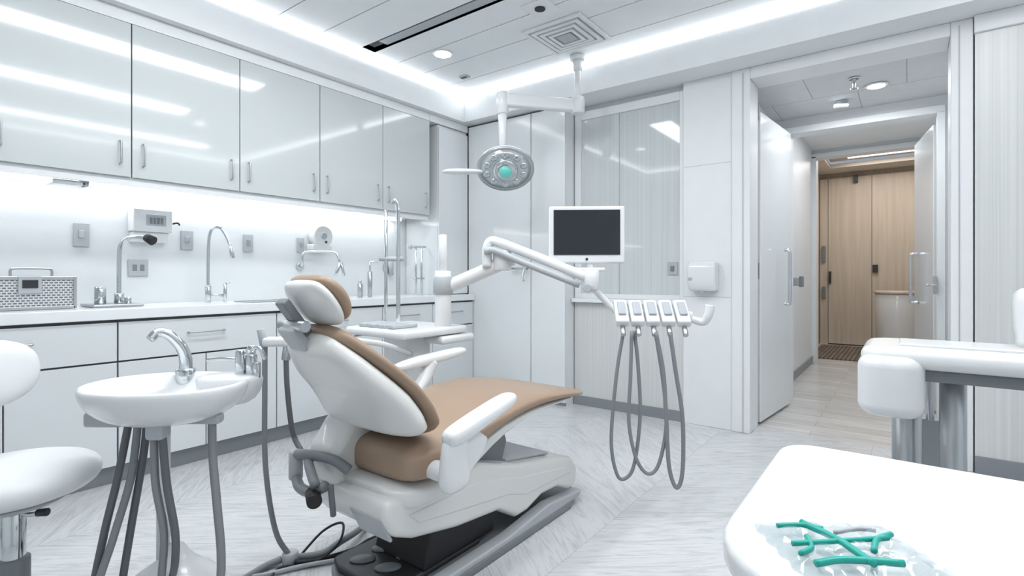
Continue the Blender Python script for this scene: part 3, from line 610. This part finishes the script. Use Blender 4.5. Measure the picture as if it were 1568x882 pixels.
# ---------------------------------------------------------------- spittoon
C0=Vector((-1.81,.64,0))
def SP(s,v,f=0): return C0+Rv*((s-255)*.002)+Fv*f+Z*(1.12-(v-423)*.002)
with group('dental_spittoon'):
    lathe('bowl',C0,[(.04,.675),(.11,.678),(.175,.698),(.215,.730),(.232,.765),(.236,.785),(.230,.797),(.219,.796),(.205,.785),(.17,.750),(.12,.728),(.05,.722)],M_white,sx=1,sy=.80,U=Rv,n=48,sub=1)
    cyl('bowl_drain',C0+Z*.7235,C0+Z*.727,.022,M_chrome)
    loft('rear_deck',[ring(C0+Rv*.14+Fv*.10+Z*z,Rv,Fv,a,b,28,2.4) for z,a,b in ((.70,.06,.04),(.74,.095,.065),(.79,.105,.07),(.803,.095,.062))],M_white,sub=1)
    q=C0-Rv*.045+Fv*.165
    tube('rinse_spout',[q+Z*.79,q+Z*.84,q-Rv*.01-Fv*.01+Z*.885,q-Rv*.035-Fv*.03+Z*.925,q-Rv*.06-Fv*.05+Z*.935,q-Rv*.072-Fv*.07+Z*.915],[.021,.014],M_chrome,n=16)
    cyl('spout_base',q+Z*.75,q+Z*.81,.030,M_chrome)
    for r,f,h,rad in ((.17,.11,.09,.017),(.205,.11,.075,.018),(.228,.10,.05,.012),(.19,.14,.10,.014)):
        cyl('valve',C0+Rv*r+Fv*f+Z*.79,C0+Rv*r+Fv*f+Z*(.79+h),rad,M_chrome)
    tube('lever',[C0+Rv*.17+Fv*.11+Z*.845,C0+Rv*.11+Fv*.11+Z*.85,C0+Rv*.06+Fv*.11+Z*.845],.008,M_chrome)
    tube('cup_filler',[C0+Rv*.2+Fv*.12+Z*.80,C0+Rv*.2+Fv*.12+Z*.87,C0+Rv*.23+Fv*.11+Z*.885,C0+Rv*.255+Fv*.1+Z*.85],.007,M_chrome)
    obox('bracket_1',C0-Rv*.15-Fv*.04+Z*.695,(.115,.05,.045),Rv,M_lgrey,bevel=.01); obox('bracket_2',C0+Rv*.035-Fv*.09+Z*.675,(.05,.05,.05),Rv,M_lgrey,bevel=.01); obox('bracket_3',C0+Rv*.12-Fv*.02+Z*.69,(.12,.04,.03),Rv,M_lgrey,bevel=.01)
    cyl('column',C0-Rv*.01+Z*.25,C0-Rv*.01+Z*.68,.019,M_white)
    lathe('foot',C0+Rv*.03,[(.17,0),(.175,.04),(.17,.14),(.14,.20),(.08,.235),(.035,.27),(.022,.31)],M_white,sy=.8,U=Rv,sub=1)
    for i,(pts,r,m) in enumerate([
        ([(212,640,-.04),(206,720,-.07),(190,800,-.08),(178,900,-.1),(180,1000,-.12),(210,1090,-.14)],.0105,M_hoseD),
        ([(226,640,-.04),(222,720,-.06),(208,800,-.09),(190,890,-.12),(196,1000,-.15),(220,1090,-.16)],.0105,M_hose),
        ([(236,640,-.03),(232,700,-.04),(218,800,-.05),(206,900,-.06),(205,1000,-.08),(215,1095,-.1)],.0105,M_hoseD),
        ([(266,650,-.09),(272,720,-.10),(284,790,-.10),(278,850,-.09),(262,880,-.05)],.0105,M_hose),
        ([(278,648,-.09),(288,720,-.10),(300,790,-.10),(297,835,-.09),(280,870,-.05)],.0105,M_hoseD),
        ([(330,625,-.02),(334,690,-.03),(346,760,-.05),(355,830,-.06),(352,880,-.06),(330,930,-.05)],.012,M_hose)]):
        tube('hose_%d'%(i+1),[SP(*p) for p in pts],r,m)

# ---------------------------------------------------------------- stool
with group('dentist_stool'):
    c=Vector((-2.08,.34,0))
    lathe('seat',c,[(.10,.478),(.17,.485),(.200,.505),(.210,.53),(.200,.555),(.17,.572),(.08,.58),(.01,.58)],M_whiteS,n=40,sub=1)
    lathe('seat_pan',c,[(.05,.455),(.12,.46),(.15,.48)],M_lgrey)
    cyl('gas_lift',c+Z*.12,c+Z*.46,.028,M_chrome); cyl('gas_sleeve',c+Z*.07,c+Z*.30,.038,M_mgrey)
    for k in range(5):
        a=k*2*math.pi/5+1.0; D=Vector((math.cos(a),math.sin(a),0))
        tube('leg_%d'%(k+1),[c+Z*.10,c+D*.10+Z*.095,c+D*.20+Z*.07],[.022,.015],M_chrome)
        cyl('castor_%d'%(k+1),c+D*.20+Vector((-D.y,D.x,0))*.018+Z*.03,c+D*.20-Vector((-D.y,D.x,0))*.018+Z*.03,.03,M_dark)
    tube('lever',[c+Z*.44,c+Rv*.04+Z*.425,c+Rv*.08+Z*.43],.007,M_chrome); cyl('lever_knob',c+Rv*.07+Z*.43,c+Rv*.10+Z*.432,.011,M_dark)
    bc=c+Vector((-.06,-.055,.83)); bn=Vector((.75,.66,.12)).normalized(); bu=Vector((-.66,.75,0)).normalized()
    w=bn.cross(bu)
    loft('backrest',[ring(bc+bn*k,bu,w,a,b,32,2.3) for k,a,b in ((-.04,.10,.06),(-.03,.17,.09),(0,.20,.108),(.03,.17,.09),(.038,.10,.06))],M_whiteS,sub=1)
    tube('back_support',[c+Z*.46,c+Vector((-.13,-.12,.46)),c+Vector((-.17,-.15,.55)),c+Vector((-.10,-.09,.80))],.016,M_chrome)

# ---------------------------------------------------------------- foreground tray table
def rrect4(x0,x1,y0,y1,rs,n=8):
    P=[]; r1,r2,r3,r4=rs
    for cx,cy,r,a0 in ((x1-r1,y0+r1,r1,-90),(x1-r2,y1-r2,r2,0),(x0+r3,y1-r3,r3,90),(x0+r4,y0+r4,r4,180)):
        for k in range(n+1):
            a=math.radians(a0+90*k/n); P.append((cx+r*math.cos(a),cy+r*math.sin(a)))
    return P
def rrect(x0,x1,y0,y1,r,n=8): return rrect4(x0,x1,y0,y1,(r,r,r,r),n)
with group('instrument_table'):
    prism('top',rrect4(-.222,.55,.675,1.32,(.12,.07,.07,.17)),.705,.75,M_white,bevel=.014,axis='z',seg=4)
    prism('skirt',rrect4(-.18,.51,.72,1.28,(.1,.05,.05,.14)),.675,.706,M_lgrey,bevel=.005,axis='z')
    cyl('column',(.25,.98,.05),(.25,.98,.69),.04,M_steel); prism('foot',rrect(.0,.5,.73,1.23,.08),0,.05,M_lgrey,bevel=.012,axis='z')
with group('dental_floss_pick_pack'):
    o=Vector((-.068,.835,.7515))
    def Q(a,b,z=.006): return o+Rv*a+Fv*b+Z*z
    V=[];F=[];nx,ny=18,13
    for j in range(ny+1):
        for i in range(nx+1):
            a=(i/nx-.5)*.185; b=(j/ny-.5)*.14
            e=min(i,nx-i,j,ny-j)
            V.append(Q(a+.004*math.sin(j*2.1),b+.004*math.sin(i*1.7),.001+min(e,3)*.003+random.uniform(-.004,.006)*(e>0)))
    for j in range(ny):
        for i in range(nx):
            k=j*(nx+1)+i; F.append((k,k+1,k+nx+2,k+nx+1))
    mk('plastic_pouch',V,F,M_bag,smooth=True)
    tube('pick_1',[Q(-.075,-.01,.012),Q(-.02,-.005,.012),Q(.065,.005,.012)],.0038,M_teal,n=8)
    tube('pick_2',[Q(-.03,.05,.012),Q(-.01,0,.013),Q(0,-.06,.012)],.005,M_teal,n=8)
    tube('pick_3',[Q(-.07,.04,.012),Q(-.035,.042,.012),Q(-.01,.03,.012)],.0035,M_teal,n=8)
    tube('pick_4',[Q(.02,-.03,.012),Q(.045,.0,.012),Q(.075,.015,.012)],.004,M_teal,n=8)
    tube('pick_5',[Q(-.07,-.055,.01),Q(-.03,-.05,.012),Q(.04,-.055,.01)],.0045,M_teal,n=8)
    tube('pick_6',[Q(.0,.02,.012),Q(.04,.03,.012),Q(.06,.025,.012)],.003,M_lgrey,n=8)
    tube('pick_7',[Q(-.045,.01,.012),Q(-.055,-.02,.012),Q(-.078,-.035,.012)],.0035,M_teal,n=8)

# ---------------------------------------------------------------- right cart
with group('mobile_dental_cart'):
    prism('top_slab',rrect4(-.118,.75,1.96,2.33,(.05,.05,.08,.06)),.840,.900,M_white,bevel=.026,axis='z',seg=5)
    prism('control_head',rrect(-.125,.045,1.93,2.30,.06),.690,.878,M_white,bevel=.038,axis='z',seg=5)
    box('top_inlay',-.02,.28,2.06,2.24,.898,.908,M_white,bevel=.004)
    box('bracket',.040,.40,1.99,2.10,.805,.840,M_mgrey,bevel=.006)
    cyl('leg_1',(.115,2.13,.06),(.115,2.13,.815),.034,M_steel); cyl('leg_2',(.0,2.24,.06),(.0,2.24,.71),.042,M_steel); cyl('leg_3',(.55,2.16,.06),(.55,2.16,.845),.034,M_steel)
    box('modesty_panel',.03,.10,2.33,2.36,.35,.62,M_lgrey,bevel=.005)
    cyl('modesty_strut',(.065,2.345,.60),(.065,2.30,.85),.012,M_steel)
    cyl('modesty_strut_2',(.065,2.345,.06),(.065,2.345,.36),.012,M_steel)
    prism('base',rrect(-.10,.70,2.0,2.42,.06),.03,.07,M_lgrey,bevel=.012,axis='z')
    for a,b in ((-.05,2.05),(-.05,2.36),(.64,2.05),(.64,2.36)): cyl('castor',(a-.015,b,.03),(a+.015,b,.03),.03,M_dark)
    loft('upright_head',[ring((.335,2.2,z),(1,0,0),(0,1,0),a,b,24,3) for z,a,b in ((.90,.06,.08),(.91,.075,.09),(1.03,.08,.09),(1.06,.08,.09),(1.085,.06,.07),(1.09,.03,.04))],M_white,sub=1)

# ---------------------------------------------------------------- lights
def area(name,loc,sx,sy,power,col=(.955,.975,1),rot=(0,0,0)):
    l=bpy.data.lights.new(name,'AREA'); l.shape='RECTANGLE'; l.size=sx; l.size_y=sy; l.energy=power; l.color=col
    o=bpy.data.objects.new(name,l); o.location=loc; o.rotation_euler=rot; S.collection.objects.link(o); return o
area('ceiling_fill_light',(-2.2,1.3,2.83),.25,2.2,33)  # added fill: three area lights below the ceiling, out of view, without fixtures
area('ceiling_fill_light',(-.9,1.2,2.83),.25,2.2,31)
area('ceiling_fill_light',(.5,1.9,2.83),.25,2.4,26)
area('led_undercabinet',(-3.80,1.3,1.635),.03,4.0,5)
area('corridor_led',(-.3,4.75,2.50),.6,.6,9)
area('corridor_led_inner',(-.3,6.5,2.70),.4,1.2,12)
area('lobby_led',(-.25,8.95,2.86),.9,.7,17,(1,.96,.91))
w=bpy.data.worlds.new('world'); S.world=w; w.use_nodes=True
w.node_tree.nodes['Background'].inputs[0].default_value=(.8,.88,1,1); w.node_tree.nodes['Background'].inputs[1].default_value=.4
